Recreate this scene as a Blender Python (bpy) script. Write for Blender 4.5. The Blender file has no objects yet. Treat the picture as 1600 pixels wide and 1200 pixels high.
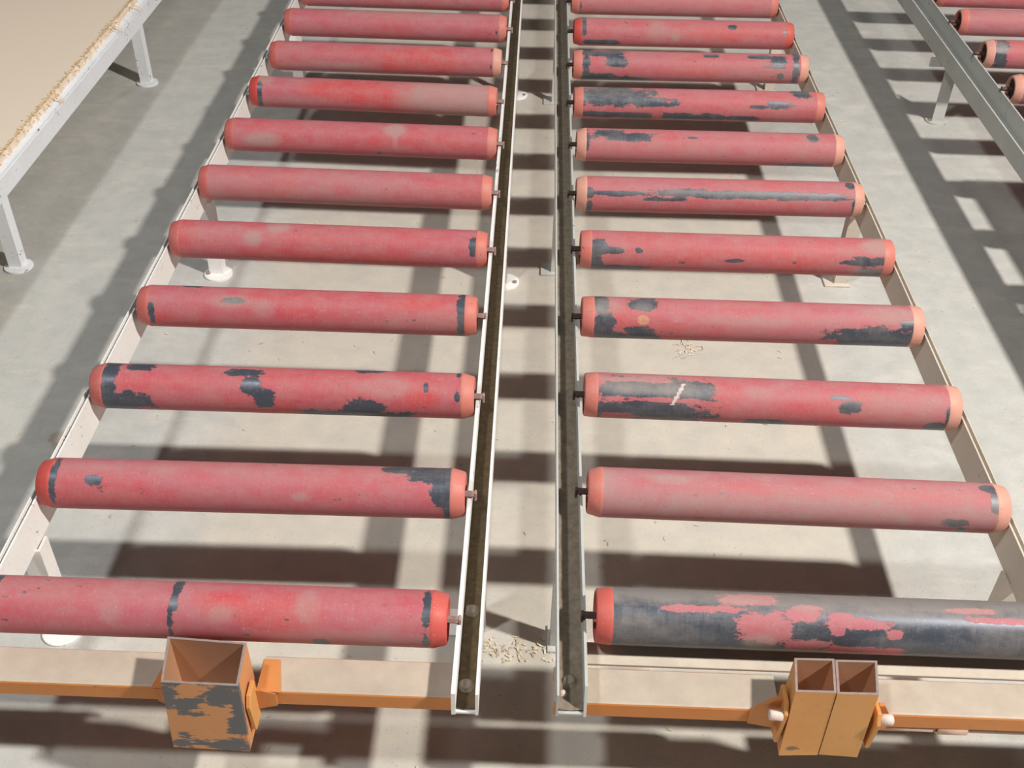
import bpy, bmesh, math, random
from mathutils import Vector, Matrix

S = bpy.context.scene
COL = S.collection
random.seed(7)

# ------------------------------------------------------------------ camera
FLOOR = -0.30                                   # world z = 0 is the floor; roller axes run at z = 0.30
def W(z): return z - FLOOR                      # z measured from the roller axes -> world z
cam_d = bpy.data.cameras.new('camera')
cam_d.sensor_width = 36.0
cam_d.lens = 1700.0 / 1600.0 * 36.0
cam_d.clip_start = 0.05
cam = bpy.data.objects.new('camera', cam_d)
COL.objects.link(cam)
rt = Vector((0.99936, 0.02966, 0.02016)); up = Vector((-0.03433, 0.62872, 0.77687)); fw = Vector((-0.01037, 0.77706, -0.62934))
M = Matrix(((rt.x, up.x, -fw.x, 0.0), (rt.y, up.y, -fw.y, 0.0), (rt.z, up.z, -fw.z, W(1.35904)), (0, 0, 0, 1)))
cam.matrix_world = M
S.camera = cam

# ------------------------------------------------------------------ world, lamps, exposure
S.view_settings.view_transform = 'Standard'
S.view_settings.look = 'None'
S.view_settings.gamma = 1.0
S.view_settings.use_curve_mapping = False
S.view_settings.exposure = 0.10
world = bpy.data.worlds.new('hall_light'); S.world = world
world.use_nodes = True
bg = world.node_tree.nodes['Background']
bg.inputs['Color'].default_value = (1.0, 0.90, 0.80, 1)
bg.inputs['Strength'].default_value = 0.032
def lamp(name, loc, watts, color, radius):
    d = bpy.data.lights.new(name, 'POINT'); d.shadow_soft_size = radius
    d.energy = watts; d.color = color
    o = bpy.data.objects.new(name, d); COL.objects.link(o); o.location = loc
    return o
lamp('high_bay_lamp', (3.25, 0.12, 4.65), 1440, (1.0, 0.94, 0.875), 0.145)
lamp('high_bay_lamp', (-1.75, 0.12, 4.65), 335, (0.97, 0.985, 0.98), 0.20)
lamp('high_bay_lamp', (1.60, 9.00, 4.65), 170, (1.0, 0.96, 0.90), 0.50)

# ------------------------------------------------------------------ material helpers
def N(nt, t, **kw):
    n = nt.nodes.new(t)
    for k, v in kw.items():
        if k.startswith('i_'):
            n.inputs[k[2:].replace('_', ' ')].default_value = v
        else: setattr(n, k, v)
    return n
def mat(name):
    m = bpy.data.materials.new(name); m.use_nodes = True
    nt = m.node_tree; b = nt.nodes['Principled BSDF']
    return m, nt, b
def noise(nt, vec, scale, detail=4.0, rough=0.6, stretch=None, w=None):
    if stretch:
        mp = N(nt, 'ShaderNodeMapping'); mp.inputs['Scale'].default_value = stretch
        nt.links.new(vec, mp.inputs['Vector']); vec = mp.outputs[0]
    n = N(nt, 'ShaderNodeTexNoise'); n.inputs['Scale'].default_value = scale
    n.inputs['Detail'].default_value = detail; n.inputs['Roughness'].default_value = rough
    nt.links.new(vec, n.inputs['Vector'])
    return n.outputs['Fac']
def ramp(nt, fac, a, b, inv=False):
    r = N(nt, 'ShaderNodeMapRange'); r.inputs['From Min'].default_value = a; r.inputs['From Max'].default_value = b
    r.clamp = True
    if inv: r.inputs['To Min'].default_value = 1.0; r.inputs['To Max'].default_value = 0.0
    nt.links.new(fac, r.inputs['Value']); return r.outputs[0]
def mth(nt, op, a, b=None):
    n = N(nt, 'ShaderNodeMath', operation=op)
    for i, v in enumerate((a, b)):
        if v is None: continue
        if isinstance(v, (int, float)): n.inputs[i].default_value = v
        else: nt.links.new(v, n.inputs[i])
    return n.outputs[0]
def mix(nt, fac, a, b):
    n = N(nt, 'ShaderNodeMix', data_type='RGBA')
    if isinstance(fac, (int, float)): n.inputs[0].default_value = fac
    else: nt.links.new(fac, n.inputs[0])
    for i, v in ((6, a), (7, b)):
        if isinstance(v, tuple): n.inputs[i].default_value = (*v, 1) if len(v) == 3 else v
        else: nt.links.new(v, n.inputs[i])
    return n.outputs[2]
def objco(nt): return N(nt, 'ShaderNodeTexCoord').outputs['Object']
def geopos(nt): return N(nt, 'ShaderNodeNewGeometry').outputs['Position']
def attr(nt, name):
    a = N(nt, 'ShaderNodeAttribute'); a.attribute_name = name; return a.outputs['Fac']
def objrand(nt): return N(nt, 'ShaderNodeObjectInfo').outputs['Random']
def bump(nt, b, h, strength=0.2, dist=0.002):
    n = N(nt, 'ShaderNodeBump'); n.inputs['Strength'].default_value = strength; n.inputs['Distance'].default_value = dist
    nt.links.new(h, n.inputs['Height']); nt.links.new(n.outputs[0], b.inputs['Normal'])
def shifted(nt, vec, k):
    """each object gets its own stretch of the noise"""
    v = N(nt, 'ShaderNodeVectorMath', operation='ADD')
    nt.links.new(vec, v.inputs[0])
    c = N(nt, 'ShaderNodeCombineXYZ')
    for i in range(3): nt.links.new(mth(nt, 'MULTIPLY', objrand(nt), k * (i + 1)), c.inputs[i])
    nt.links.new(c.outputs[0], v.inputs[1]); return v.outputs[0]

# concrete floor: cool grey, with a beige film of sawdust lying in a broad strip under the two conveyors
def floor_mat():
    m, nt, b = mat('dusty_concrete')
    p = geopos(nt)
    sep = N(nt, 'ShaderNodeSeparateXYZ'); nt.links.new(p, sep.inputs[0])
    n1 = noise(nt, p, 1.6, 5, 0.6); n2 = noise(nt, p, 14, 6, 0.65); n3 = noise(nt, p, 160, 3, 0.6)
    n4 = noise(nt, p, 5, 6, 0.7, (1.0, 2.2, 1.0))
    ax = mth(nt, 'ABSOLUTE', mth(nt, 'SUBTRACT', sep.outputs[0], 0.03))
    ax = mth(nt, 'ADD', ax, mth(nt, 'MULTIPLY', mth(nt, 'SUBTRACT', n1, 0.5), 0.35))
    dust = ramp(nt, ax, 0.66, 0.80, inv=True)
    dust = mth(nt, 'MULTIPLY', dust, ramp(nt, n2, 0.15, 0.55))
    grey = mix(nt, ramp(nt, n2, 0.3, 0.7), (0.46, 0.465, 0.44), (0.56, 0.56, 0.53))
    grey = mix(nt, ramp(nt, n4, 0.52, 0.72), grey, (0.62, 0.60, 0.55))
    tan = mix(nt, ramp(nt, n2, 0.3, 0.7), (0.495, 0.458, 0.385), (0.580, 0.543, 0.468))
    c = mix(nt, mth(nt, 'MULTIPLY', dust, 0.9), grey, tan)
    c = mix(nt, ramp(nt, n3, 0.62, 0.78), c, (0.30, 0.28, 0.25))
    c = mix(nt, mth(nt, 'MULTIPLY', ramp(nt, noise(nt, p, 3.1, 7, 0.75), 0.60, 0.75), 0.35), c, (0.36, 0.34, 0.31))
    # old brown oil stain with a shape of its own
    dx = mth(nt, 'DIVIDE', mth(nt, 'ADD', sep.outputs[0], 1.022), 0.042); dy = mth(nt, 'DIVIDE', mth(nt, 'SUBTRACT', sep.outputs[1], 1.795), 0.042)
    dd = mth(nt, 'SQRT', mth(nt, 'ADD', mth(nt, 'MULTIPLY', dx, dx), mth(nt, 'MULTIPLY', dy, dy)))
    st = ramp(nt, mth(nt, 'ADD', dd, mth(nt, 'MULTIPLY', mth(nt, 'SUBTRACT', n2, 0.5), 2.4)), 0.75, 1.05, inv=True)
    c = mix(nt, mth(nt, 'MULTIPLY', st, 0.6), c, (0.33, 0.25, 0.17))
    nt.links.new(c, b.inputs['Base Color'])
    b.inputs['Roughness'].default_value = 0.75; b.inputs['Specular IOR Level'].default_value = 0.25
    bump(nt, b, mth(nt, 'ADD', n3, mth(nt, 'MULTIPLY', n2, 0.6)), 0.25, 0.003)
    return m

# red-painted roller tube: 'wear' bares the steel, 'dust' greys it, 'clean' keeps it bright red
def roller_mat(name, paint_a, paint_b, cap=False):
    m, nt, b = mat(name)
    o = shifted(nt, objco(nt), 7.0)
    big = noise(nt, o, 7, 5, 0.6, (0.7, 1, 1)); mid = noise(nt, o, 34, 6, 0.7, (0.55, 1, 1))
    fine = noise(nt, o, 260, 3, 0.6); scr = noise(nt, o, 60, 4, 0.6, (5.0, 0.5, 0.5))
    clean = attr(nt, 'clean'); dust = attr(nt, 'dust'); wear = attr(nt, 'wear')
    cl = ramp(nt, mth(nt, 'ADD', clean, mth(nt, 'MULTIPLY', mth(nt, 'SUBTRACT', big, 0.5), 1.3)), -0.15, 0.75)
    paint = mix(nt, cl, paint_a, paint_b)
    df = mth(nt, 'ADD', dust, mth(nt, 'MULTIPLY', mth(nt, 'SUBTRACT', mid, 0.5), 1.5))
    df = mth(nt, 'ADD', df, mth(nt, 'MULTIPLY', mth(nt, 'SUBTRACT', scr, 0.5), 0.45))
    paint = mix(nt, mth(nt, 'MULTIPLY', ramp(nt, df, 0.0, 1.0), 0.78), paint, (0.41, 0.285, 0.265))
    paint = mix(nt, mth(nt, 'MULTIPLY', ramp(nt, fine, 0.60, 0.76), 0.50), paint, (0.62, 0.40, 0.37))
    paint = mix(nt, mth(nt, 'MULTIPLY', ramp(nt, noise(nt, o, 150, 3, 0.6, (0.7, 1, 1)), 0.62, 0.72), 0.35), paint, (0.30, 0.11, 0.12))
    edge = mth(nt, 'MULTIPLY', mth(nt, 'SUBTRACT', noise(nt, o, 42, 9, 0.82, (0.5, 1, 1)), 0.5), 2.5)
    wf = mth(nt, 'ADD', wear, edge)
    wm = ramp(nt, wf, -0.03, 0.03)
    chips = mth(nt, 'MULTIPLY', ramp(nt, noise(nt, o, 75, 4, 0.55, (0.6, 1, 1)), 0.685, 0.70), 0.85)
    chips = mth(nt, 'MULTIPLY', chips, ramp(nt, big, 0.42, 0.58))
    wm = mth(nt, 'MAXIMUM', wm, chips) if not cap else wm
    rim = mth(nt, 'SUBTRACT', ramp(nt, wf, -0.10, -0.03), wm)
    steel = mix(nt, mth(nt, 'MULTIPLY', ramp(nt, df, 0.22, 1.0), 0.80), (0.090, 0.102, 0.130), (0.33, 0.295, 0.275))
    steel = mix(nt, ramp(nt, fine, 0.62, 0.74), steel, (0.22, 0.22, 0.23))
    c = mix(nt, mth(nt, 'MULTIPLY', rim, 0.5), paint, (0.55, 0.20, 0.18))
    c = mix(nt, wm, c, steel)
    nt.links.new(c, b.inputs['Base Color'])
    nt.links.new(mth(nt, 'SUBTRACT', mth(nt, 'ADD', 0.52, mth(nt, 'MULTIPLY', ramp(nt, df, 0.1, 0.9), 0.3)), mth(nt, 'MULTIPLY', wm, 0.17)), b.inputs['Roughness'])
    nt.links.new(mth(nt, 'MULTIPLY', wm, 0.35), b.inputs['Metallic'])
    b.inputs['Specular IOR Level'].default_value = 0.35
    bump(nt, b, mth(nt, 'ADD', mth(nt, 'MULTIPLY', wm, -1.0), mth(nt, 'MULTIPLY', fine, 0.3)), 0.25, 0.0006)
    return m

# painted steel with chips: 'wear' attribute optional
def painted(name, col_a, col_b, under, dustcol=None, dust_amt=0.0, chip=0.70, rough=0.55, spec=0.3, usewear=False, nscale=18):
    m, nt, b = mat(name)
    o = shifted(nt, objco(nt), 5.0)
    n1 = noise(nt, o, nscale, 6, 0.7); n2 = noise(nt, o, 90, 5, 0.7); n3 = noise(nt, o, 5, 4, 0.6)
    c = mix(nt, ramp(nt, n3, 0.3, 0.7), col_a, col_b)
    if usewear:
        wf = mth(nt, 'ADD', attr(nt, 'wear'), mth(nt, 'MULTIPLY', mth(nt, 'SUBTRACT', noise(nt, o, 55, 8, 0.75, (0.5, 1, 1.6)), 0.5), 2.6))
        wm = ramp(nt, wf, -0.04, 0.04)
    else:
        wm = ramp(nt, mth(nt, 'ADD', n1, mth(nt, 'MULTIPLY', n2, 0.25)), chip + 0.11, chip + 0.15)
    c = mix(nt, wm, c, under)
    c = mix(nt, mth(nt, 'MULTIPLY', ramp(nt, n2, 0.58, 0.75), 0.35), c, under)
    if dustcol:
        g = N(nt, 'ShaderNodeNewGeometry'); s = N(nt, 'ShaderNodeSeparateXYZ'); nt.links.new(g.outputs['True Normal'], s.inputs[0])
        d = mth(nt, 'MULTIPLY', ramp(nt, s.outputs[2], 0.6, 0.9), ramp(nt, mth(nt, 'ADD', n1, dust_amt), 0.30, 0.52))
        dc = mix(nt, ramp(nt, n1, 0.35, 0.65), dustcol, tuple(min(1, v * 1.2) for v in dustcol))
        c = mix(nt, d, c, dc)
    nt.links.new(c, b.inputs['Base Color'])
    b.inputs['Roughness'].default_value = rough; b.inputs['Specular IOR Level'].default_value = spec
    bump(nt, b, n2, 0.15, 0.001)
    return m

def simple(name, col, col2=None, rough=0.6, metal=0.0, scale=40):
    m, nt, b = mat(name)
    o = objco(nt); n = noise(nt, o, scale, 5, 0.65)
    c = mix(nt, ramp(nt, n, 0.32, 0.68), col, col2 or tuple(v * 0.7 for v in col))
    nt.links.new(c, b.inputs['Base Color']); b.inputs['Roughness'].default_value = rough; b.inputs['Metallic'].default_value = metal
    bump(nt, b, n, 0.15, 0.001)
    return m

MF = floor_mat()
MR = roller_mat('dusty_red_paint', (0.465, 0.122, 0.155), (0.55, 0.070, 0.080))
MCAP = roller_mat('salmon_end_cap', (0.64, 0.215, 0.170), (0.58, 0.085, 0.072))
MCAPR = roller_mat('dusty_red_end_cap', (0.54, 0.145, 0.125), (0.56, 0.07, 0.06))
MCAPP = roller_mat('pale_salmon_end_cap', (0.70, 0.36, 0.275), (0.66, 0.26, 0.20))
MWHITE = painted('chipped_white_paint', (0.90, 0.89, 0.87), (0.83, 0.82, 0.80), (0.22, 0.20, 0.19), None, 0, 0.66)
MBEIGE = painted('dusty_beige_paint', (0.66, 0.60, 0.52), (0.58, 0.52, 0.44), (0.22, 0.19, 0.16), None, 0, 0.68)
MGREY = painted('grey_white_paint', (0.56, 0.57, 0.55), (0.46, 0.47, 0.45), (0.20, 0.19, 0.18), None, 0, 0.66)
MTABLE = painted('bluish_white_paint', (0.90, 0.93, 0.98), (0.80, 0.83, 0.87), (0.25, 0.24, 0.24), None, 0, 0.64)
MDIRTSHADE = simple('packed_dirt_and_shade', (0.155, 0.108, 0.055), (0.085, 0.058, 0.028), 0.9, 0, 90)
MDIRT2 = simple('packed_brown_dirt', (0.29, 0.24, 0.185), (0.18, 0.142, 0.10), 0.9, 0, 70)
MORANGE = painted('orange_beam_paint', (0.60, 0.215, 0.055), (0.66, 0.27, 0.085), (0.20, 0.13, 0.10), (0.44, 0.375, 0.305), 0.16, 0.70)
MCLEAN = painted('bare_orange_paint', (0.56, 0.20, 0.055), (0.63, 0.26, 0.085), (0.22, 0.13, 0.09), None, 0, 0.72)
MDUSTY = painted('dusty_beige_bar', (0.58, 0.52, 0.44), (0.50, 0.44, 0.36), (0.25, 0.2, 0.16), (0.50, 0.44, 0.365), 0.16, 0.72)
MBOX = painted('worn_orange_paint', (0.63, 0.27, 0.10), (0.68, 0.33, 0.15), (0.14, 0.14, 0.15), None, 0, 0.7, usewear=True)
MBOX2 = painted('ochre_orange_paint', (0.66, 0.285, 0.085), (0.72, 0.37, 0.13), (0.24, 0.15, 0.09), None, 0, 0.74, usewear=True)
MINNER = painted('tan_orange_inside', (0.58, 0.31, 0.17), (0.50, 0.29, 0.18), (0.28, 0.17, 0.11), None, 0, 0.72)
MRUST = simple('rusty_axle_steel', (0.15, 0.085, 0.07), (0.09, 0.055, 0.05), 0.75, 0.2, 120)
MAXLE = simple('dusty_pink_steel', (0.45, 0.30, 0.27), (0.33, 0.20, 0.18), 0.7, 0.1, 120)
MDARK = simple('dark_bearing', (0.035, 0.022, 0.02), (0.015, 0.01, 0.01), 0.8)
MBOLT = simple('dusty_bolt', (0.33, 0.28, 0.21), (0.24, 0.20, 0.15), 0.85, 0.0, 200)
MNYLON = simple('pale_bolt_end', (0.72, 0.60, 0.54), (0.62, 0.48, 0.42), 0.6, 0, 60)
MPIPE = simple('pinkish_pipe_paint', (0.62, 0.43, 0.34), (0.52, 0.34, 0.26), 0.6, 0, 30)
MBOARD = simple('particleboard', (0.84, 0.725, 0.595), (0.77, 0.655, 0.53), 0.9, 0, 220)
MCRUMB = simple('golden_wood_crumbs', (0.80, 0.58, 0.32), (0.68, 0.44, 0.20), 0.9, 0, 30)
MCHIP = simple('pale_wood_shavings', (0.78, 0.70, 0.56), (0.50, 0.40, 0.28), 0.9, 0, 25)
MSTICK = simple('faded_orange_paint_dot', (0.58, 0.30, 0.20), (0.50, 0.22, 0.16), 0.8, 0, 120)
MMARK = simple('white_chalk_paint', (0.70, 0.62, 0.58), (0.5, 0.36, 0.35), 0.8, 0, 150)

# ------------------------------------------------------------------ mesh helpers
def put(name, bm, m, parent=None, smooth=False, loc=(0, 0, 0), rot=(0, 0, 0)):
    me = bpy.data.meshes.new(name); bmesh.ops.recalc_face_normals(bm, faces=bm.faces); bm.to_mesh(me); bm.free()
    for x in (m if isinstance(m, (list, tuple)) else [m]): me.materials.append(x)
    if smooth:
        for p in me.polygons: p.use_smooth = True
    o = bpy.data.objects.new(name, me); COL.objects.link(o)
    o.location = loc; o.rotation_euler = rot
    if parent: o.parent = parent
    return o
def root(name, loc, label, cat, group=None, rz=0.0):
    o = bpy.data.objects.new(name, None); COL.objects.link(o); o.location = loc; o.rotation_euler = (0, 0, rz)
    o.empty_display_size = 0.1
    o['label'] = label; o['category'] = cat
    if group: o['group'] = group
    return o
def box(bm, a, b, mi=0):
    (x0, y0, z0), (x1, y1, z1) = a, b
    v = [bm.verts.new(p) for p in ((x0, y0, z0), (x1, y0, z0), (x1, y1, z0), (x0, y1, z0), (x0, y0, z1), (x1, y0, z1), (x1, y1, z1), (x0, y1, z1))]
    for f in ((0, 3, 2, 1), (4, 5, 6, 7), (0, 1, 5, 4), (1, 2, 6, 5), (2, 3, 7, 6), (3, 0, 4, 7)):
        bm.faces.new([v[i] for i in f]).material_index = mi
def bevel(bm, w, seg=2):
    bmesh.ops.bevel(bm, geom=list(bm.edges), offset=w, segments=seg, affect='EDGES', profile=0.6)
def prism(bm, poly, axis, a, b, mi=0):
    """extrude a 2-D polygon along an axis: x -> (y,z), y -> (x,z), z -> (x,y)"""
    def P(u, v, t): return {'x': (t, u, v), 'y': (u, t, v), 'z': (u, v, t)}[axis]
    A = [bm.verts.new(P(u, v, a)) for u, v in poly]; B = [bm.verts.new(P(u, v, b)) for u, v in poly]
    bm.faces.new(A).material_index = mi; bm.faces.new(B[::-1]).material_index = mi
    n = len(poly)
    for i in range(n): bm.faces.new((A[i], B[i], B[(i + 1) % n], A[(i + 1) % n])).material_index = mi
def lathe(bm, prof, seg, axis='x', center=(0, 0, 0), cap0=False, cap1=False):
    rings = []
    for t, r in prof:
        ring = []
        for k in range(seg):
            a = 2 * math.pi * k / seg; p = {'x': (t, r * math.cos(a), r * math.sin(a)), 'z': (r * math.cos(a), r * math.sin(a), t), 'y': (r * math.sin(a), t, r * math.cos(a))}[axis]
            ring.append(bm.verts.new((p[0] + center[0], p[1] + center[1], p[2] + center[2])))
        rings.append(ring)
    for A, B in zip(rings, rings[1:]):
        for k in range(seg): bm.faces.new((A[k], A[(k + 1) % seg], B[(k + 1) % seg], B[k]))
    if cap0: bm.faces.new(rings[0][::-1])
    if cap1: bm.faces.new(rings[-1])
    return rings
def set_attr(o, name, fn):
    a = o.data.attributes.new(name, 'FLOAT', 'POINT')
    for i, v in enumerate(o.data.vertices): a.data[i].value = fn(v.co)

# ------------------------------------------------------------------ floor
bm = bmesh.new(); box(bm, (-7, -2.5, -0.12), (7, 11, 0.0))
fl = put('floor', bm, MF); fl['kind'] = 'structure'
fl['label'] = 'grey concrete shop floor under a thin film of beige sawdust'

# ------------------------------------------------------------------ rollers
RAD = 0.0445
CAPW = 0.026
def blob_field(blobs, u, v):
    f = -1.0
    for (cu, cv, hu, hv) in blobs:
        d = (abs((u - cu) / hu) ** 2.7 + abs((v - cv) / hv) ** 2.7) ** (1 / 2.7)
        # distance scaled so that small blobs keep a firm edge
        f = max(f, (1.0 - d) * 0.8)
    return f
tube_cache = {}
def make_roller(xl, xr, y, slope, label, spec, group, visible=True, axl=0.012, axr=0.012, dark_axle=False, xoff_open=False):
    """xl, xr: the two ends; spec: wear / bare / dust / clean blobs in (u, v): u along the tube, v = -1 at the far
    silhouette .. +1 at the near one as it stands now"""
    Lg = xr - xl; xc = (xl + xr) / 2
    r = root('conveyor_roller', (xc, y + slope * xc, W(0)), label, 'roller', group, math.atan(slope))
    h = Lg / 2
    elev = math.atan2(1.359, y)
    seg, nx = (60, 110) if visible else (24, 2)
    def wrap(co):
        u = (co.x + h) / Lg
        ang = math.atan2(co.z, -co.y)                       # 0 = towards the viewer, 90 deg = up
        d = elev - ang
        d = (d + math.pi) % (2 * math.pi) - math.pi
        if abs(d) <= math.pi / 2: v = math.sin(d)
        else: v = math.copysign(2 - abs(math.sin(d)) + 0.3, d)
        return u, v
    spec = spec or {}
    key = (round(Lg, 3)) if not visible else None
    bm = bmesh.new()
    lathe(bm, [(-h + CAPW + (Lg - 2 * CAPW) * i / nx, RAD) for i in range(nx + 1)], seg)
    t = put('tube', bm, MR, r, True)
    def wearf(co):
        u, v = wrap(co)
        f = blob_field(spec.get('wear', ()), u, v)
        if spec.get('paint'):                                # a tube that is mostly bare, with islands of paint
            f = max(f, 0.75) if spec.get('bare') else f
            f = min(f, -blob_field(spec['paint'], u, v))
        return f
    def soft(k, base):
        def fn(co):
            u, v = wrap(co); f = base
            for (cu, cv, hu, hv, amt) in spec.get(k, ()):
                d = math.sqrt(((u - cu) / hu) ** 2 + ((v - cv) / hv) ** 2)
                f += amt * max(0.0, min(1.0, (1.25 - d) / 0.6))
            return f
        return fn
    if visible:
        set_attr(t, 'wear', wearf); set_attr(t, 'dust', soft('dust', spec.get('d0', 0.22) + (0.12 if group != GL else 0.0))); set_attr(t, 'clean', soft('clean', spec.get('c0', 0.15)))
    else:
        set_attr(t, 'wear', lambda c: -1.0); set_attr(t, 'dust', lambda c: 0.22); set_attr(t, 'clean', lambda c: 0.15)
    for s in (-1, 1):
        bm = bmesh.new()
        e = spec.get('taper', 0.0052)
        prof = [(h - CAPW, RAD), (h - CAPW + 0.0015, RAD + 0.0004), (h - CAPW * 0.80, RAD - 0.0001), (h - 0.0025, RAD - e), (h - 0.0008, RAD - e - 0.0018), (h, RAD - e - 0.0035),
                (h - 0.0004, RAD - e - 0.006), (h - 0.005, RAD - e - 0.0072), (h - 0.010, RAD - e - 0.0075)]
        lathe(bm, [(s * a, b) for a, b in prof], 48 if visible else 20)
        c = put('end_cap', bm, {'p': MCAPP, 's': MCAP, 'r': MCAPR}.get(spec.get('capL' if s < 0 else 'capR', 'r' if (s < 0 and group == GL) else 's'), MCAP), r, True)
        cv = spec.get('redL' if s < 0 else 'redR', 0.0)
        set_attr(c, 'wear', lambda q: -1.0); set_attr(c, 'dust', lambda q: 0.10 - 0.4 * cv); set_attr(c, 'clean', lambda q: cv)
        bm = bmesh.new()
        lathe(bm, [(s * (h - 0.008), 0.0065), (s * (h - 0.0085), 0.016), (s * (h - 0.0095), 0.0165), (s * (h - 0.0098), RAD - e - 0.007)], 24)
        put('bearing', bm, MDARK, r, False)
    bm = bmesh.new()
    lathe(bm, [(-h - axl, 0.0), (-h - axl, 0.0062), (h + axr, 0.0062), (h + axr, 0.0)], 6)
    put('axle', bm, MRUST if dark_axle else MAXLE, r)
    if visible and not xoff_open:
        for s, ext in ((-1, axl), (1, axr)):
            if ext < 0.012: continue
            bm = bmesh.new()
            x0 = s * (h + ext); box(bm, (min(x0, x0 + s * 0.0045), -0.0055, -0.012), (max(x0, x0 + s * 0.0045), 0.0055, 0.0062)); bevel(bm, 0.0018, 2)
            put('axle_hook', bm, MRUST if dark_axle else MAXLE, r)
    if spec.get('sticker'):
        cu, cv, rr = spec['sticker']; bm = bmesh.new(); a0 = elev - math.asin(cv); vs = []
        c0 = bm.verts.new((cu * Lg - h, -(RAD + .0003) * math.cos(a0), (RAD + .0003) * math.sin(a0)))
        for k in range(24):
            t_ = 2 * math.pi * k / 24; a = a0 + rr * math.sin(t_) / RAD
            vs.append(bm.verts.new((cu * Lg - h + rr * 1.25 * math.cos(t_), -(RAD + .0003) * math.cos(a), (RAD + .0003) * math.sin(a))))
        for k in range(24): bm.faces.new((c0, vs[k], vs[(k + 1) % 24]))
        put('sticker', bm, MSTICK, r)
    if spec.get('mark'):
        for (cu, v0, v1, slant) in spec['mark']:
            bm = bmesh.new(); g = []
            n = 14
            for i in range(n + 1):
                v = v0 + (v1 - v0) * i / n
                a = elev - math.asin(v); uu = (cu + slant * (i / n)) * Lg - h
                wd = 0.0075 + 0.003 * math.sin(i * 2.3) + 0.0015 * math.sin(i * 5.1)
                g.append([bm.verts.new((uu + k * wd, -(RAD + dz) * math.cos(a), (RAD + dz) * math.sin(a))) for k, dz in ((-.5, 0.0002), (.5, 0.0002))])
            for p, q in zip(g, g[1:]): bm.faces.new((p[0], p[1], q[1], q[0]))
            put('chalk_mark', bm, MMARK, r)
    return r

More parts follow.
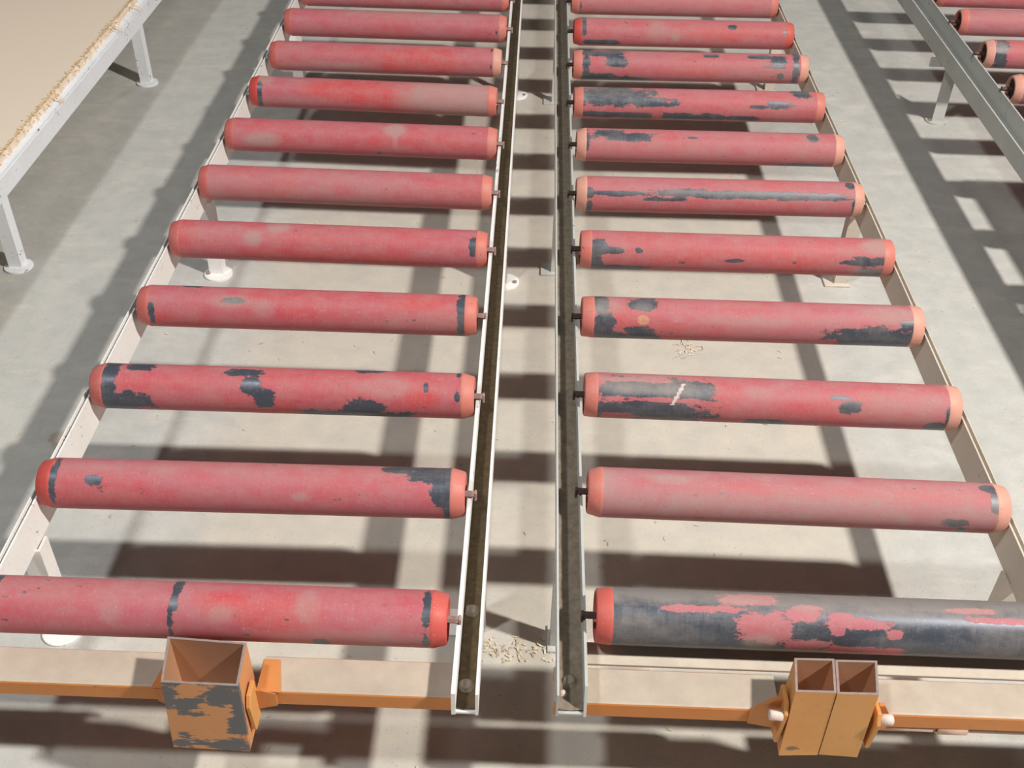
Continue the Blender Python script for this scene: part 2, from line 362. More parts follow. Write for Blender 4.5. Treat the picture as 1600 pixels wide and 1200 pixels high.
GL = 'red rollers of the left conveyor'; GR = 'red rollers of the right conveyor'
Lr = [  # y0, slope, xl, xr, spec, label
 (1.088, 0.0011, -0.842, -0.104, dict(redL=.9, redR=.55, c0=.10, wear=[(.050,-.5,.007,1.6),(.432,-.6,.010,.75),(.426,.3,.007,.75),(.957,-.35,.009,.65),(.957,.75,.007,.2),(.735,.93,.02,.10)],
   dust=[(.30,.05,.026,.5,.42),(.53,.05,.025,.38,.40),(.71,-.25,.030,.55,.45),(.78,.8,.2,.3,.3),(.15,-.7,.3,.5,.2)], clean=[(.62,-.1,.12,.6,.5),(.52,-.3,.05,.4,.4)]),
   'nearest roller of the left conveyor, red with a dark ring above the single socket'),
 (1.367, 0.0112, -0.8386, -0.0944, dict(redL=.55, c0=.08, wear=[(.043,-.1,.009,.95),(.142,-.12,.020,.22),(.945,-.72,.075,.34),(.955,0,.030,.75),(.968,.75,.018,.5),(.84,-.86,.04,.14)],
   dust=[(.5,-.75,.5,.4,.25),(.62,.3,.02,.2,.6)], clean=[(.12,.3,.2,.6,.25)]),
   'rose roller second from the near end on the left, dark patch against right cap'),
 (1.6362, 0.0073, -0.8362, -0.0938, dict(c0=.25, wear=[(.052,-.3,.020,1.5),(.085,.70,.075,.45),(.13,-.85,.035,.16),(.40,-.72,.05,.15),(.425,-.2,.028,.35),(.458,.38,.026,.40),(.72,.75,.055,.55),(.70,.97,.14,.25),(.725,-.98,.045,.12),(.957,0,.007,.35),(.958,-.9,.006,.12),(.875,-.3,.006,.2)],
   dust=[(.77,-.3,.07,.45,.5),(.02,0,.03,1,.2)], clean=[(.48,.7,.06,.3,.5),(.2,-.1,.15,.5,.3),(.86,.2,.05,.4,.4)]),
   'red roller third from the near end on the left, hooked bare patch in middle'),
 (1.9066, 0.0022, -0.8266, -0.1035, dict(c0=.15, wear=[(.955,0,.013,1.4),(.047,.35,.009,.5),(.285,-.35,.040,.13),(.15,-.98,.04,.06)], dust=[(.28,-.3,.07,.3,.5),(.38,.0,.03,.5,.4),(.85,.4,.15,.5,.25)], clean=[(.82,-.5,.08,.4,.5),(.12,.7,.12,.4,.4),(.5,.2,.1,.3,.25)]),
   'red roller fourth from the near end on the left, narrow dark ring at right'),
 (2.1728, -0.0072, -0.8335, -0.094, dict(c0=.22, wear=[(.957,-.15,.012,.55)], dust=[(.27,-.15,.03,.4,.6),(.345,-.75,.04,.3,.6),(.2,-.3,.2,.4,.2)], clean=[(.5,.7,.3,.4,.4),(.03,0,.06,1,.4),(.45,-.2,.1,.3,.3)]),
   'red roller fifth from the near end on the left, short dark chip at right'),
 (2.4434, -0.0107, -0.8344, -0.0946, dict(c0=.12, d0=.30, dust=[(.40,-.1,.4,.6,.2),(.3,.9,.5,.4,.3)], clean=[(.88,0,.14,.9,.45),(.3,.2,.05,.5,.3),(.48,0,.03,.6,.25)]),
   'plain dusty roller sixth from the near end on the left, with pale upright smears'),
 (2.7143, -0.0118, -0.8325, -0.0933, dict(c0=.12, dust=[(.14,.25,.07,.45,.8),(.625,-.6,.04,.4,.8),(.63,0,.01,.5,.5)], clean=[(.75,.1,.2,.6,.2)]),
   'dusty rose roller seventh from the near end on the left, with grey smudges'),
 (2.982, -0.0273, -0.8262, -0.1042, dict(redL=1.0, c0=.10, wear=[(.045,.1,.012,.75)], dust=[(.85,0,.24,1.4,.75),(.06,-.8,.04,.3,.6),(.2,.5,.2,.3,.2)], clean=[(.42,-.2,.22,.75,1.0),(.6,.5,.08,.4,.5)]),
   'roller eighth from the near end on the left, bright red middle and dusty right half'),
 (3.2667, -0.0071, -0.8227, -0.1016, dict(c0=.15, d0=.28, capR='p', wear=[(.958,-.8,.006,.12),(.957,.3,.004,.2)], clean=[(.65,.2,.17,.9,.95),(.5,-.4,.2,.3,.3)], dust=[(.25,.7,.2,.4,.4)]),
   'scratched roller ninth from the near end on the left, bright red patch right of middle'),
 (3.5485, -0.0070, -0.8315, -0.095, dict(c0=.12, wear=[(.955,.3,.006,.2)], dust=[(.6,-.8,.4,.4,.3)]),
   'plain dusty red roller tenth from the near end on the left conveyor'),
 (3.83, -0.0060, -0.8300, -0.096, dict(c0=.10, d0=.3), 'farthest left-hand roller in sight, cut by the top edge of the photo'),
]
for (y0, sl, xl, xr, sp, lab) in Lr:
    make_roller(xl, xr, y0, sl, lab, sp, GL, True, 0.007, 0.015)
Rr = [
 (1.1064, 0.0003, 0.1247, 0.846, dict(redL=.6, redR=.3, bare=True, d0=.20, c0=-.05, taper=.002,
   paint=[(.355,.25,.055,.55),(.33,-.72,.065,.20),(.22,-.35,.10,.12),(.44,-.30,.035,.28),(.445,.75,.045,.17),(.555,-.02,.065,.20),(.52,-.25,.03,.15),(.515,.2,.015,.18),(.635,.30,.016,.15),(.57,.88,.09,.14),(.80,-.6,.06,.10),(.9,-.3,.12,.10)],
   dust=[(.5,-.95,.8,.55,.70),(.1,.4,.1,.5,.25),(.35,.75,.04,.3,.7),(.9,.6,.15,.5,.2)]),
   'nearest roller of the right conveyor, mostly bare grey steel with pink paint flakes'),
 (1.384, -0.0087, 0.1192, 0.8516, dict(capR='p', c0=-.05, d0=.42, wear=[(.957,-.2,.012,.45),(.945,-.75,.018,.12),(.868,.62,.030,.16),(.89,.9,.012,.10)], dust=[(.5,.3,.6,.5,.22),(.2,-.6,.05,.2,.5),(.02,-.4,.05,.6,.4)], clean=[(.6,-.35,.5,.3,.3)]),
   'dusty pink roller with little bare metal, second from the near end on the right'),
 (1.654, -0.0045, 0.1193, 0.8456, dict(capR='p', taper=.002, wear=[(.18,-.32,.160,.50),(.18,.58,.160,.46),(.30,-.35,.045,.45),(.705,.15,.032,.30),(.675,-.25,.030,.10),(.965,.35,.010,.4),(.945,.85,.035,.22),(.49,.93,.06,.13)],
   paint=[(.14,-.72,.12,.10),(.20,.12,.13,.10),(.09,.88,.05,.12)], dust=[(.17,-.55,.16,.45,.5),(.85,0,.13,.8,.25),(.46,-.3,.04,.3,.4)], clean=[(.62,.3,.12,.5,.35),(.36,0,.05,.8,.2)], mark=[(.262, -.62, .32, -.03)]),
   'roller third from the near end on the right, white smear on its dark end'),
 (1.9168, 0.0060, 0.1195, 0.845, dict(capR='p', taper=.002, wear=[(.065,.35,.032,.55),(.055,-.55,.022,.45),(.09,.85,.06,.16),(.175,-.68,.040,.30),(.175,.75,.052,.36),(.865,.62,.150,.52),(.955,-.05,.03,.2)],
   dust=[(.5,.0,.15,.25,.35),(.9,-.5,.1,.4,.5),(.07,-.5,.05,.4,.5),(.175,-.6,.03,.2,.3),(.28,.0,.02,.15,.4)], clean=[(.12,0,.06,.5,.4),(.3,.5,.15,.4,.25)], sticker=(.178,.08,.0105)),
   'roller fourth from the near end on the right, pinched bare ring near left end'),
 (2.1909, 0.0051, 0.1219, 0.8486, dict(taper=.002, c0=.28, wear=[(.058,-.10,.030,.42),(.048,.62,.026,.42),(.105,.05,.03,.16),(.12,.90,.10,.12),(.185,.0,.012,.12),(.49,.38,.035,.09),(.94,.20,.070,.24),(.88,.32,.06,.14),(.945,.85,.060,.28)],
   dust=[(.95,-.55,.055,.42,.9),(.92,.75,.06,.2,.6)], clean=[(.55,.2,.3,.5,.3)]),
   'red roller fifth from the near end on the right, dark patches at both ends'),
 (2.4537, 0.0178, 0.1163, 0.8395, dict(capR='p', capL='p', wear=[(.62,-.12,.39,.24),(.16,-.05,.11,.16),(.045,-.1,.014,.3),(.045,.7,.010,.3),(.965,.5,.010,.5),(.95,-.8,.015,.2),(.30,.25,.08,.08)], dust=[(.6,-.12,.4,.3,.2)], clean=[(.4,.5,.4,.4,.2)]),
   'roller sixth from the near end on the right, long bare grey stripe along it'),
 (2.7258, 0.0169, 0.1215, 0.8464, dict(capL='p', capR='p', wear=[(.12,-.72,.06,.20),(.18,-.52,.11,.25),(.038,-.2,.008,.7),(.43,-.55,.02,.07),(.88,-.7,.02,.2),(.85,.93,.08,.10)], dust=[(.5,.4,.5,.5,.12),(.85,-.2,.1,.5,.15)], clean=[(.2,.4,.1,.3,.2)]),
   'roller seventh from the near end on the right, dark strip on its upper left'),
 (2.9936, 0.0232, 0.1183, 0.8462, dict(taper=.002, c0=.22, wear=[(.15,-.42,.165,.62),(.30,-.12,.10,.30),(.14,.70,.15,.18),(.24,.75,.07,.2),(.42,.72,.09,.22),(.55,.75,.08,.20),(.66,.78,.08,.14),(.81,-.08,.055,.24),(.74,.05,.04,.12),(.90,-.82,.035,.24)],
   paint=[(.20,.45,.14,.12),(.335,.7,.022,.3)], dust=[(.1,-.7,.2,.3,.3)], clean=[(.6,-.1,.2,.5,.2)]),
   'roller eighth from the near end on the right, large bare left end, mottled underside'),
 (3.2692, 0.0255, 0.1202, 0.8493, dict(capR='p', taper=.002, wear=[(.055,0,.016,1.3),(.175,-.30,.050,.45),(.13,-.75,.10,.20),(.13,.80,.11,.28),(.25,.9,.08,.14),(.58,-.75,.04,.12),(.80,-.75,.06,.14),(.87,-.5,.04,.3),(.86,-.1,.06,.1),(.945,0,.014,1.3),(.88,.55,.015,.2)], paint=[(.105,-.05,.035,.45),(.20,.45,.03,.3)], dust=[(.75,.3,.3,.6,.15)], clean=[(.5,.3,.12,.4,.35)]),
   'blotched roller ninth from the near end on the right, dark rings at both ends'),
 (3.5453, 0.0247, 0.1261, 0.8521, dict(redL=.8, redR=.7, c0=.15, wear=[(.045,-.3,.012,.8),(.12,.72,.09,.16),(.715,-.50,.020,.18),(.955,-.2,.008,.15)], dust=[(.38,0,.05,.8,.35),(.46,.1,.02,.5,.5)], clean=[(.7,.0,.15,.6,.5)]),
   'red roller tenth from the near end on the right, one small dark oval chip'),
 (3.83, 0.0240, 0.1220, 0.846, dict(c0=.10, d0=.3, wear=[(.045,.4,.005,.4)]), 'farthest right-hand roller in sight, cut by the top edge of the photo'),
]
for (y0, sl, xl, xr, sp, lab) in Rr:
    make_roller(xl, xr, y0, sl, lab, sp, GR, True, 0.017, 0.009, True)
for k in range(2):
    make_roller(-0.83, -0.096, 4.11 + 0.28 * k, -0.006, 'red roller farther back on the left conveyor, beyond the rows in view', None, GL, False)
    make_roller(0.12, 0.846, 4.11 + 0.28 * k, 0.022, 'red roller farther back on the right conveyor, beyond the rows in view', None, GR, False)

# the third conveyor, entering at the right edge
TY = [4.30, 4.02, 3.745, 3.465, 3.19, 2.91, 2.63, 2.355, 2.08, 1.80]
Tspec = {1: dict(c0=.2), 2: dict(c0=.05, d0=.3), 3: dict(capL='p', wear=[(.065,-.55,.03,.4),(.055,.2,.03,.45),(.07,.75,.03,.3)], dust=[(.06,-.5,.03,.4,.6)]), 4: dict(capL='p', capR='p', d0=.3)}
Tlab = {1: 'red roller at the very top right corner, on the third conveyor', 2: 'pinkish open-ended roller at the right edge, in front of the topmost corner roller',
        3: 'open-ended roller with a bare shiny patch by its pale end, on the right-edge conveyor', 4: 'pale pink roller nearest the camera at the right edge of the photo'}
for i, y in enumerate(TY):
    vis = i in Tspec
    make_roller(1.452, 2.18, y, 0.0, Tlab.get(i, 'red roller of the third conveyor lying outside the frame'), Tspec.get(i), 'red rollers of the right-edge conveyor', vis, 0.022, 0.012, True)

# ------------------------------------------------------------------ steel sections
def notched_flange(bm, x0, x1, y0, y1, zt, zb, ys, nw=0.0072, nd=0.0085, cut=0.0):
    """upright flange whose top edge has a slot for every axle"""
    edge = [(y0 + cut, zt)]
    for y in sorted(ys):
        if y - nw > y0 + cut and y + nw < y1:
            edge += [(y - nw, zt), (y - nw, zt - nd), (y + nw, zt - nd), (y + nw, zt)]
    edge.append((y1, zt))
    A = {}
    prev = None
    pts = edge
    # quads under each stretch of the edge keep the mesh clean
    for (ya, za), (yb, zb_) in zip(pts, pts[1:]):
        if abs(yb - ya) < 1e-6: continue
        yl = y0 if (ya, za) == pts[0] else ya
        prism(bm, [(yl, zb), (yb, zb), (yb, zb_), (ya, za)], 'x', x0, x1)
    bmesh.ops.remove_doubles(bm, verts=bm.verts, dist=1e-5)
def channel(name, parent, x0, x1, y0, y1, zt, zb, th0, th1, notch0, notch1, m_out, ys_fn, cut0=0.0, cut1=0.0, dirt=None):
    """open-topped U channel: two flanges, a web, and the dirt lying in it"""
    c = bpy.data.objects.new(name, None)
    bm = bmesh.new()
    notched_flange(bm, x0, x0 + th0, y0, y1, zt, zb, ys_fn(x0) if notch0 else [], cut=cut0)
    notched_flange(bm, x1 - th1, x1, y0, y1, zt, zb, ys_fn(x1) if notch1 else [], cut=cut1)
    box(bm, (x0 + th0, y0 + 0.002, zb), (x1 - th1, y1, zb + 0.004))
    o = put(name, bm, m_out, parent)
    if dirt is None: return o
    bm = bmesh.new()
    # dirt layer, gently uneven
    nx, ny = 6, 260; g = []
    for j in range(ny + 1):
        y = y0 + 0.006 + (y1 - y0 - 0.006) * j / ny
        g.append([bm.verts.new((x0 + th0 + (x1 - x0 - th0 - th1) * i / nx, y, zb + 0.006 + 0.0022 * random.random() + 0.003 * abs(i / nx - .5))) for i in range(nx + 1)])
    for a, b in zip(g, g[1:]):
        for i in range(nx): bm.faces.new((a[i], a[i + 1], b[i + 1], b[i]))
    put('dirt_and_shade_fill', bm, dirt, o, True)['kind'] = 'stuff'
    return o
def leg(parent, x, y, ztop, sx, m, foot='disc', foot_d=(0, 0), w=0.036, foot_m=None):
    """angle-iron leg with a foot plate on the floor; sx: side the open angle faces"""
    bm = bmesh.new()
    t = 0.005
    box(bm, (x - w / 2, y, 0.004), (x + w / 2, y + t, ztop))
    xe = x + sx * w / 2
    box(bm, (min(xe, xe - sx * t), y + t, 0.004), (max(xe, xe - sx * t), y + w, ztop))
    o = put('leg', bm, m, parent)
    bm = bmesh.new()
    if foot == 'disc':
        lathe(bm, [(0.0, 0.0), (0.0, 0.038), (0.005, 0.038), (0.006, 0.036), (0.006, 0.0)], 28, 'z', (x + foot_d[0], y + foot_d[1] + w / 2, 0.0))
    else:
        box(bm, (x - 0.035 + foot_d[0], y - 0.012 + foot_d[1], 0), (x + 0.035 + foot_d[0], y + 0.05 + foot_d[1], 0.006)); bevel(bm, 0.001, 1)
    bmesh.ops.remove_doubles(bm, verts=bm.verts, dist=1e-6)
    put('foot_plate', bm, foot_m or m, o)
    bm = bmesh.new(); s = 0.026 * (1 if foot == 'disc' else 1.05)
    lathe(bm, [(0.006, 0.0), (0.006, 0.006), (0.010, 0.006), (0.011, 0.0045), (0.011, 0.0)], 10, 'z', (x + foot_d[0] - sx * s, y + foot_d[1] + 0.012, 0.0))
    put('anchor_bolt', bm, MBOLT, o)
    return o
def bolt(parent, x, y, z, r=0.0095, m=None):
    bm = bmesh.new()
    lathe(bm, [(0, r * 1.35), (0.0015, r * 1.35), (0.0015, r), (0.006, r * 0.96), (0.0075, r * 0.6), (0.0078, 0.0)], 14, 'z', (x, y, z))
    put('bolt', bm, m or MBOLT, parent, True)

Y0, Y1 = 0.958, 6.2
Lys = lambda x: [a + b * x for a, b, *_ in Lr] + [4.11 - 0.006 * x, 4.39 - 0.006 * x]
Rys = lambda x: [a + b * x for a, b, *_ in Rr] + [4.11 + 0.022 * x, 4.39 + 0.022 * x]
ZT = -0.0035
def side_rail(parent, xin, s, ys, m, y0, y1, m2=None):
    """tall outer rail: inner plate with axle slots and a second plate a finger's width outside it"""
    bm = bmesh.new()
    a, b = sorted((xin, xin + s * 0.0035)); notched_flange(bm, a, b, y0, y1, W(ZT), W(-0.078), ys)
    a, b = sorted((xin + s * 0.0105, xin + s * 0.0130)); box(bm, (a, y0, W(-0.078)), (b, y1, W(ZT - 0.001)))
    a, b = sorted((xin + s * 0.0035, xin + s * 0.0105)); box(bm, (a, y0, W(-0.078)), (b, y1, W(-0.072)))
    r = put('side_rail', bm, m, parent)
    if m2:
        bm = bmesh.new(); box(bm, (a, y0 + 0.01, W(-0.072)), (b, y1, W(-0.022)))  # groove fill: its dark colour stands in for the shade between the plates
        put('dirt_and_shade_fill', bm, m2, r)['kind'] = 'stuff'
    return r
# left conveyor frame
fL = root('roller_conveyor', (-0.47, 1.0, 0.0), 'white steel frame of the left roller conveyor, on angle legs with round feet', 'conveyor')
def rel(o, p):                                  # children are modelled in world space
    o.matrix_parent_inverse = Matrix.Translation(-Vector(p.location)); return o
kids = []
def world_parent(o, p): o.matrix_parent_inverse = Matrix.Translation(-Vector(p.location))
sr = side_rail(fL, -0.8395, -1, Lys(-0.842), MWHITE, Y0, Y1, MDIRTSHADE); world_parent(sr, fL)
ch = channel('channel_rail', fL, -0.091, -0.0505, Y0 - 0.004, Y1, W(ZT), W(-0.055), 0.0065, 0.0045, True, False, MWHITE, Lys, 0.0, 0.0, MDIRTSHADE); world_parent(ch, fL)
for y in (1.0, 1.145): bolt(ch, -0.0715, y, W(-0.0480))
for y in (1.262, 2.475, 3.72):
    world_parent(leg(fL, -0.848, y, W(-0.074), 1, MWHITE, 'disc', (0.004, -0.012)), fL)
for y in (1.30, 2.47, 3.68):
    world_parent(leg(fL, -0.073, y, W(-0.0555), -1, MWHITE, 'square' if y < 2 else 'disc', (-0.022, 0.0) if y < 2 else (0.014, 0.0)), fL)
# right conveyor frame
fR = root('roller_conveyor', (0.47, 1.0, 0.0), 'beige-grey steel frame of the right roller conveyor, on angle legs with square feet', 'conveyor')
sr = side_rail(fR, 0.8525, 1, Rys(0.855), MBEIGE, Y0, Y1, MDIRT2); world_parent(sr, fR)
ch = channel('channel_rail', fR, 0.0655, 0.1115, Y0, Y1, W(ZT), W(-0.055), 0.0035, 0.0045, False, True, MGREY, Rys, 0.0, 0.018, MDIRT2); world_parent(ch, fR)
for y in (1.015,): bolt(ch, 0.086, y, W(-0.0480))
bolt(ch, 0.0765, 0.992, W(-0.0488), 0.005, MNYLON)
for y in (1.262, 2.53, 3.80):
    world_parent(leg(fR, 0.864, y, W(-0.074), -1, MBEIGE, 'square', (-0.010, 0.0)), fR)
bm = bmesh.new(); box(bm, (0.1120, 1.0560, W(-0.0615)), (0.8520, 1.0980, W(-0.0555))); box(bm, (0.1120, 1.0930, W(-0.085)), (0.8520, 1.0980, W(-0.0615))); bevel(bm, 0.001, 1)
world_parent(put('end_bar', bm, MDUSTY, fR), fR)
for y in (1.27, 2.54, 3.64):
    world_parent(leg(fR, 0.084, y, W(-0.0555), -1, MGREY, 'square', (0.012 if y < 2 else -0.012, 0.0)), fR)
# third conveyor frame
fT = root('roller_conveyor', (1.8, 2.5, 0.0), 'grey steel frame of the conveyor entering at the right edge, on a round-footed leg', 'conveyor')
Tys = lambda x: TY
ch = channel('channel_rail', fT, 1.352, 1.428, 0.9, 6.2, W(ZT), W(-0.062), 0.0045, 0.0045, False, True, MGREY, Tys); world_parent(ch, fT)
sr = side_rail(fT, 2.188, 1, TY, MGREY, 0.9, 6.2); world_parent(sr, fT)
for y in (3.585, 2.3, 1.1):
    world_parent(leg(fT, 1.418, y, W(-0.0625), 1, MGREY, 'disc', (0.0, -0.008), 0.040), fT)
    world_parent(leg(fT, 2.19, y, W(-0.074), -1, MGREY, 'disc', (0, 0), 0.040), fT)
bm = bmesh.new(); box(bm, (1.335, 3.575, W(-0.095)), (1.395, 3.584, W(-0.0625))); bevel(bm, 0.002, 1)
world_parent(put('bracket', bm, MGREY, fT), fT)
# board lying on the third conveyor (its shadow falls into the picture)
bm = bmesh.new(); box(bm, (1.530, 0.7, 0), (2.25, 2.93, 0.018)); bevel(bm, 0.001, 1)
t = put('particleboard_sheet', bm, MBOARD, None, loc=(0, 0, W(0.0447)))
t['label'] = 'beige particleboard sheet lying on the right-edge conveyor outside the frame'; t['category'] = 'board'

# ------------------------------------------------------------------ table conveyor with a particleboard sheet at the left
fB = root('table_frame', (-1.9, 2.5, 0.0), 'bluish white steel table frame at the left edge, carrying a beige board', 'table frame')
XB = -1.355
bm = bmesh.new(); box(bm, (XB - 0.004, 0.6, W(-0.066)), (XB, 6.5, W(-0.0125))); bevel(bm, 0.0008, 1)
world_parent(put('side_plate', bm, MTABLE, fB), fB)
bm = bmesh.new(); box(bm, (XB - 0.058, 0.6, W(-0.016)), (XB - 0.0095, 6.5, W(-0.011))); box(bm, (XB - 0.0135, 0.6, W(-0.066)), (XB - 0.0095, 6.5, W(-0.016)))
bevel(bm, 0.0008, 1)
world_parent(put('edge_angle', bm, MTABLE, fB), fB)
bm = bmesh.new()
for y in (1.2, 2.45, 3.68, 4.95): box(bm, (-2.9, y, W(-0.066)), (XB - 0.0135, y + 0.04, W(-0.0165)))
box(bm, (-2.92, 0.6, W(-0.066)), (-2.9, 6.5, W(-0.011)))
world_parent(put('cross_bar', bm, MTABLE, fB), fB)
for y in (1.23, 2.475, 3.695):
    world_parent(leg(fB, -1.40, y, W(-0.0665), 1, MTABLE, 'disc', (0.004, -0.008), 0.036), fB)
    world_parent(leg(fB, -2.89, y, W(-0.0665), -1, MTABLE, 'disc', (0, 0), 0.036), fB)
bm = bmesh.new()
n = 420; ys = [0.7 + 5.6 * i / n for i in range(n + 1)]
edge = [-1.383 + 0.0025 * math.sin(i * 1.7) + 0.004 * (random.random() - .5) for i in range(n + 1)]
top = [bm.verts.new((e - 0.003, y, 0.018)) for e, y in zip(edge, ys)]
bot = [bm.verts.new((e + 0.002 * random.random(), y, 0.0)) for e, y in zip(edge, ys)]
tl = [bm.verts.new((-2.9, y, 0.018)) for y in (ys[0], ys[-1])]; bl = [bm.verts.new((-2.9, y, 0.0)) for y in (ys[0], ys[-1])]
for i in range(n): bm.faces.new((bot[i], bot[i + 1], top[i + 1], top[i]))
bm.faces.new(top + [tl[1], tl[0]]); bm.faces.new(bot[::-1] + [bl[0], bl[1]])
bm.faces.new((tl[0], tl[1], bl[1], bl[0])); bm.faces.new((tl[0], bl[0], bot[0], top[0])); bm.faces.new((tl[1], top[-1], bot[-1], bl[1]))
brd = put('particleboard_sheet', bm, MBOARD, None, loc=(0, 0, W(-0.0108)))
brd['label'] = 'large beige particleboard sheet with a crumbling golden edge, at the upper left'; brd['category'] = 'board'
bm = bmesh.new()
def flake(bm, p, L, w, yaw, lift):
    c, s = math.cos(yaw), math.sin(yaw)
    q = [(-L, -w, 0), (L, -w, lift), (L, w, lift * 1.3), (-L, w, 0.0006)]
    bm.faces.new([bm.verts.new((p[0] + a * c - b * s, p[1] + a * s + b * c, p[2] + d)) for a, b, d in q])
for i in range(4200):
    y = random.uniform(0.9, 6.0); dx = abs(random.gauss(0, 0.008))
    x = -1.388 - dx * 0.8 + 0.010 * random.random()
    z = W(-0.0108) + (0.0185 if x < -1.384 else random.uniform(0.001, 0.014))
    flake(bm, (x, y, z), random.uniform(.0012, .004), random.uniform(.0007, .0018), random.uniform(0, 6.3), random.uniform(0, .002))
for y, L in ((3.62, .05), (3.78, .06), (3.44, .045), (2.9, .04)):
    for k in range(3):
        a = random.uniform(-.5, .5); x0 = XB - 0.035
        prev = None
        for i in range(7):
            t_ = i / 6; c_ = (x0 + L * t_, y + .012 * k + a * .03 * t_ + .006 * math.sin(3 * t_ + k), W(-0.0095) + 0.012 * math.sin(math.pi * t_))
            cur = (bm.verts.new((c_[0], c_[1] - .0011, c_[2])), bm.verts.new((c_[0], c_[1] + .0011, c_[2] + .0006)))
            if prev: bm.faces.new((prev[0], cur[0], cur[1], prev[1]))
            prev = cur
cr = put('edge_crumbs', bm, MCRUMB, brd); cr.matrix_parent_inverse = Matrix.Translation((0, 0, -W(-0.0108))); cr['kind'] = 'stuff'

# ------------------------------------------------------------------ orange cross beams at the near end
BT, BB, BY0, BY1 = W(-0.0555), W(-0.087), 0.983, 1.049
def beam(name, x0, x1, label):
    r = root(name, ((x0 + x1) / 2, 1.0, BB), label, 'beam')
    bm = bmesh.new()
    # C-section, flanges down, with a softly rounded nose
    prof = [(BY0, BB), (BY0, BT - 0.004), (BY0 + 0.0012, BT - 0.0012), (BY0 + 0.004, BT), (BY1 - 0.003, BT), (BY1, BT - 0.003), (BY1, BB), (BY1 - 0.006, BB), (BY1 - 0.006, BT - 0.006), (BY0 + 0.006, BT - 0.006), (BY0 + 0.006, BB)]
    prism(bm, prof, 'x', x0, x1)
    o = put('beam_channel', bm, MORANGE, r); world_parent(o, r)
    return r
bL1 = beam('cross_beam', -1.30, -0.5345, 'orange dusty cross beam left of the single square socket')
bL2 = beam('cross_beam', -0.389, -0.075, 'orange dusty cross beam between the single socket and the left channel rail')
bR1 = beam('cross_beam', 0.063, 0.4055, 'orange dusty cross beam between the right channel rail and the double socket')
bR2 = beam('cross_beam', 0.5545, 1.40, 'orange dusty cross beam right of the double socket')

def tube_quad(bm, top, bot, t):
    """open square tube from four top corners (z, then FL FR BR BL) to four bottom ones; wall t; 0 outside, 1 inside, 2 rim"""
    def inset(q):
        c = [Vector((p[0], p[1])) for p in q]; out = []
        for i in range(4):
            e0 = (c[i] - c[i - 1]).normalized(); e1 = (c[(i + 1) % 4] - c[i]).normalized()
            n0 = Vector((-e0.y, e0.x)); n1 = Vector((-e1.y, e1.x)); b = (n0 + n1).normalized()
            out.append(c[i] + b * (t / max(0.3, b.dot(n0))))
        return out
    zt, tq = top; zb, bq = bot
    V = lambda q, z: [bm.verts.new((p[0], p[1], z)) for p in q]
    ot, ob, it, ib = V(tq, zt), V(bq, zb), V(inset(tq), zt), V(inset(bq), zb)
    for i in range(4):
        j = (i + 1) % 4
        bm.faces.new((ob[i], ob[j], ot[j], ot[i])).material_index = 0
        bm.faces.new((it[i], it[j], ib[j], ib[i])).material_index = 1
        bm.faces.new((ot[i], ot[j], it[j], it[i])).material_index = 2
        bm.faces.new((ib[i], ib[j], ob[j], ob[i])).material_index = 2
def subdiv(bm, n):
    bmesh.ops.subdivide_edges(bm, edges=[e for e in bm.edges if e.calc_length() > 0.03], cuts=n, use_grid_fill=True)
MRIM = simple('bare_rim_steel', (0.36, 0.28, 0.25), (0.25, 0.21, 0.21), 0.6, 0.1, 90)
def socket_wear(o, blobs, x0, x1, z0, z1, ymax, base=-0.75):
    def fn(c):
        if c.y > ymax: return base
        return blob_field(blobs, (c.x - x0) / (x1 - x0), (z1 - c.z) / (z1 - z0))
    set_attr(o, 'wear', fn)
ZST, ZSB = W(0.022), W(-0.145)
# single socket
sL = root('post_socket', (-0.462, 0.98, ZSB), 'single open square socket in worn orange paint, under the nearest left roller', 'socket')
bm = bmesh.new()
tube_quad(bm, (ZST, [(-0.510, 0.9375), (-0.397, 0.936), (-0.402, 1.013), (-0.5225, 1.019)]), (ZSB, [(-0.5205, 0.938), (-0.4015, 0.9355), (-0.4015, 1.018), (-0.5225, 1.022)]), 0.0036); subdiv(bm, 12)
o = put('socket_tube', bm, [MBOX, MINNER, MRIM], sL); world_parent(o, sL)
socket_wear(o, [(.06,.22,.16,.16),(.30,.30,.16,.10),(.45,.26,.10,.05),(.80,.16,.24,.16),(.97,.30,.12,.4),(.22,.42,.10,.06),(.42,.44,.15,.035),(.55,.58,.5,.018),(.90,.64,.14,.13),(.30,.66,.16,.025),(.60,.72,.3,.016),(.15,.80,.10,.04),(.55,.86,.45,.018),(.75,.95,.4,.05),(.1,.95,.2,.05),(.2,.02,.2,.03),(.6,.03,.15,.03)], -0.515, -0.399, ZSB, ZST, 0.942)
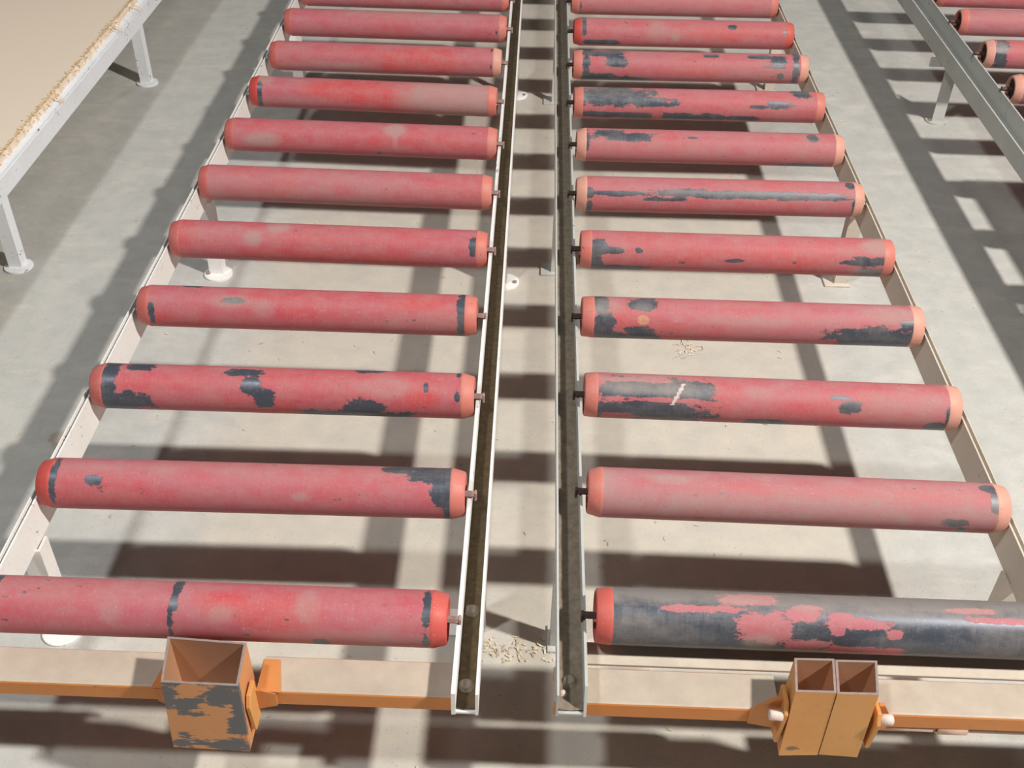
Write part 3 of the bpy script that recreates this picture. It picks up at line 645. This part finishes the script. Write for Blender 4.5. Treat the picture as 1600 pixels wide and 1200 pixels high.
def clamp(parent, xs, s, yr, zr, m, m2, zg, stud=None, L=0.050, lug=0.0):
    """end plate standing against the socket, a gusset running from it down to the beam, and a bolt"""
    bm = bmesh.new()
    a, b = sorted((xs + s * 0.002, xs + s * 0.009))
    (ya, yb), (za, zb_) = yr, zr
    prism(bm, [(ya + 0.006, za), (ya - 0.004, za - 0.018), (ya + 0.004, zb_), (yb, zb_), (yb, za)], 'x', a, b)
    bevel(bm, 0.0012, 1)
    p = put('clamp_plate', bm, m, parent); world_parent(p, parent)
    bm = bmesh.new()
    xe = xs + s * 0.009
    prism(bm, [(xe, zg), (xe + s * 0.008, zg), (xe + s * L, W(-0.057)), (xe + s * L, W(-0.086)), (xe, W(-0.096))], 'y', 0.979, 0.9855)
    p = put('gusset', bm, m2, parent); world_parent(p, parent)
    if lug:
        bm = bmesh.new()
        prism(bm, [(xe, 0.980), (xe + s * (lug + 0.012), 0.980), (xe + s * lug, 1.040), (xe, 1.040)], 'z', W(-0.0555), W(-0.0520)); bevel(bm, 0.001, 1)
        p = put('lug_plate', bm, m2, parent); world_parent(p, parent)
    if stud:
        bm = bmesh.new()
        lathe(bm, [(xe, 0.0), (xe, 0.0085), (xe + s * 0.018, 0.0085), (xe + s * 0.020, 0.0070), (xe + s * 0.020, 0.0)], 14, 'x', (0, stud[0], stud[1]))
        p = put('bolt_stud', bm, MNYLON, parent, True); world_parent(p, parent)
clamp(sL, -0.3995, 1, (0.950, 0.985), (W(-0.030), W(-0.115)), MBOX2, MCLEAN, W(-0.050), L=0.030, lug=0.026)
clamp(sL, -0.5235, -1, (0.975, 1.005), (W(-0.050), W(-0.110)), MBOX2, MCLEAN, W(-0.056), L=0.012, lug=0.006)
# double socket
sR = root('post_socket', (0.47, 0.98, ZSB), 'double open square socket in ochre orange paint, under the nearest right roller', 'socket')
T = [(0.4116, 0.9617), (0.4715, 0.9622), (0.532, 0.9632), (0.5435, 1.024), (0.4805, 1.023), (0.4205, 1.022)]
B = [(0.4165, 0.963), (0.4775, 0.9665), (0.5365, 0.964), (0.5400, 1.026), (0.4800, 1.026), (0.4195, 1.026)]
for k in (0, 1):
    bm = bmesh.new(); g = 0.0004 if k else -0.0004
    q = lambda P: [P[k], P[k + 1], P[4 - k], P[5 - k]]
    tube_quad(bm, (ZST - 0.001 * k, q(T)), (ZSB + 0.003 * k, q(B)), 0.0036); subdiv(bm, 8)
    if k: bmesh.ops.translate(bm, verts=bm.verts, vec=(0.0012, -0.0008, 0))
    o = put('socket_tube', bm, [MBOX2, MINNER, MRIM], sR); world_parent(o, sR)
    socket_wear(o, [(.35,.86,.20,.05),(.5,.92,.12,.03)] if k == 0 else [(.6,.98,.3,.02)], 0.414, 0.474, ZSB, ZST, 0.969, -0.8)
clamp(sR, 0.4135, -1, (0.964, 1.004), (W(-0.018), W(-0.118)), MBOX2, MCLEAN, W(-0.022), (0.966, W(-0.043)), 0.044)
clamp(sR, 0.5415, 1, (0.960, 1.000), (W(-0.030), W(-0.118)), MBOX2, MCLEAN, W(-0.030), (0.967, W(-0.046)), 0.022)
for q in [o for o in bpy.data.objects if o.name.split('.')[0] == 'clamp_plate']: set_attr(q, 'wear', lambda c: -0.7)
# slim pipe under the right beam
pp = root('pipe', (0.9, 1.0, W(-0.1)), 'thin pinkish pipe with a collar under the right orange beam', 'pipe')
bm = bmesh.new(); lathe(bm, [(0.565, 0), (0.565, 0.0085), (0.648, 0.0085), (0.648, 0.0)], 14, 'x', (0, 0.992, W(-0.0958))); lathe(bm, [(0.657, 0), (0.657, 0.0075), (1.40, 0.0075), (1.40, 0.0)], 14, 'x', (0, 0.992, W(-0.0958)))
lathe(bm, [(0.640, 0), (0.640, 0.005), (0.66, 0.005), (0.66, 0)], 10, 'x', (0, 0.992, W(-0.0958)))
o = put('pipe_run', bm, MPIPE, pp, True); world_parent(o, pp)
bm = bmesh.new(); lathe(bm, [(0.655, 0.0076), (0.655, 0.0115), (0.700, 0.0115), (0.700, 0.0076)], 14, 'x', (0, 0.992, W(-0.0958)))
o = put('pipe_collar', bm, MPIPE, pp, True); world_parent(o, pp)

# ------------------------------------------------------------------ shavings strewn on the floor (nobody could count them)
bm = bmesh.new()
def curl(bm, x, y, L, w, yaw, bend, n=5):
    prev = None
    for i in range(n + 1):
        t = i / n - .5
        a = yaw + bend * t; px = x + L * t * math.cos(yaw) - bend * L * 0.25 * (t * t) * math.sin(yaw) * 2
        py = y + L * t * math.sin(yaw) + bend * L * 0.25 * (t * t) * math.cos(yaw) * 2
        z = 0.0012 + 0.0025 * (1 - 4 * t * t) * random.random()
        nx, ny = -math.sin(a) * w, math.cos(a) * w
        cur = (bm.verts.new((px - nx, py - ny, z)), bm.verts.new((px + nx, py + ny, z + 0.001)))
        if prev: bm.faces.new((prev[0], cur[0], cur[1], prev[1]))
        prev = cur
for i in range(420):
    x = random.gauss(0.15, 0.75); y = random.uniform(0.85, 4.6)
    curl(bm, x, y, random.uniform(.004, .014), random.uniform(.0005, .0014), random.uniform(0, 6.3), random.uniform(-2, 2))
for i in range(26):
    curl(bm, 0.409 + random.gauss(0, .022), 2.209 + random.gauss(0, .03), random.uniform(.006, .018), random.uniform(.001, .0025), random.uniform(0, 6.3), random.uniform(-2, 2))
for i in range(90):
    curl(bm, random.uniform(-0.06, 0.10), 1.275 + random.gauss(0, .012) - 0.03 * random.random(), random.uniform(.004, .014), random.uniform(.001, .002), random.uniform(0, 6.3), random.uniform(-2, 2))
sv = put('wood_shavings', bm, MCHIP); sv['kind'] = 'stuff'; sv['label'] = 'pale wood shavings strewn over the concrete floor'; sv['category'] = 'shavings'
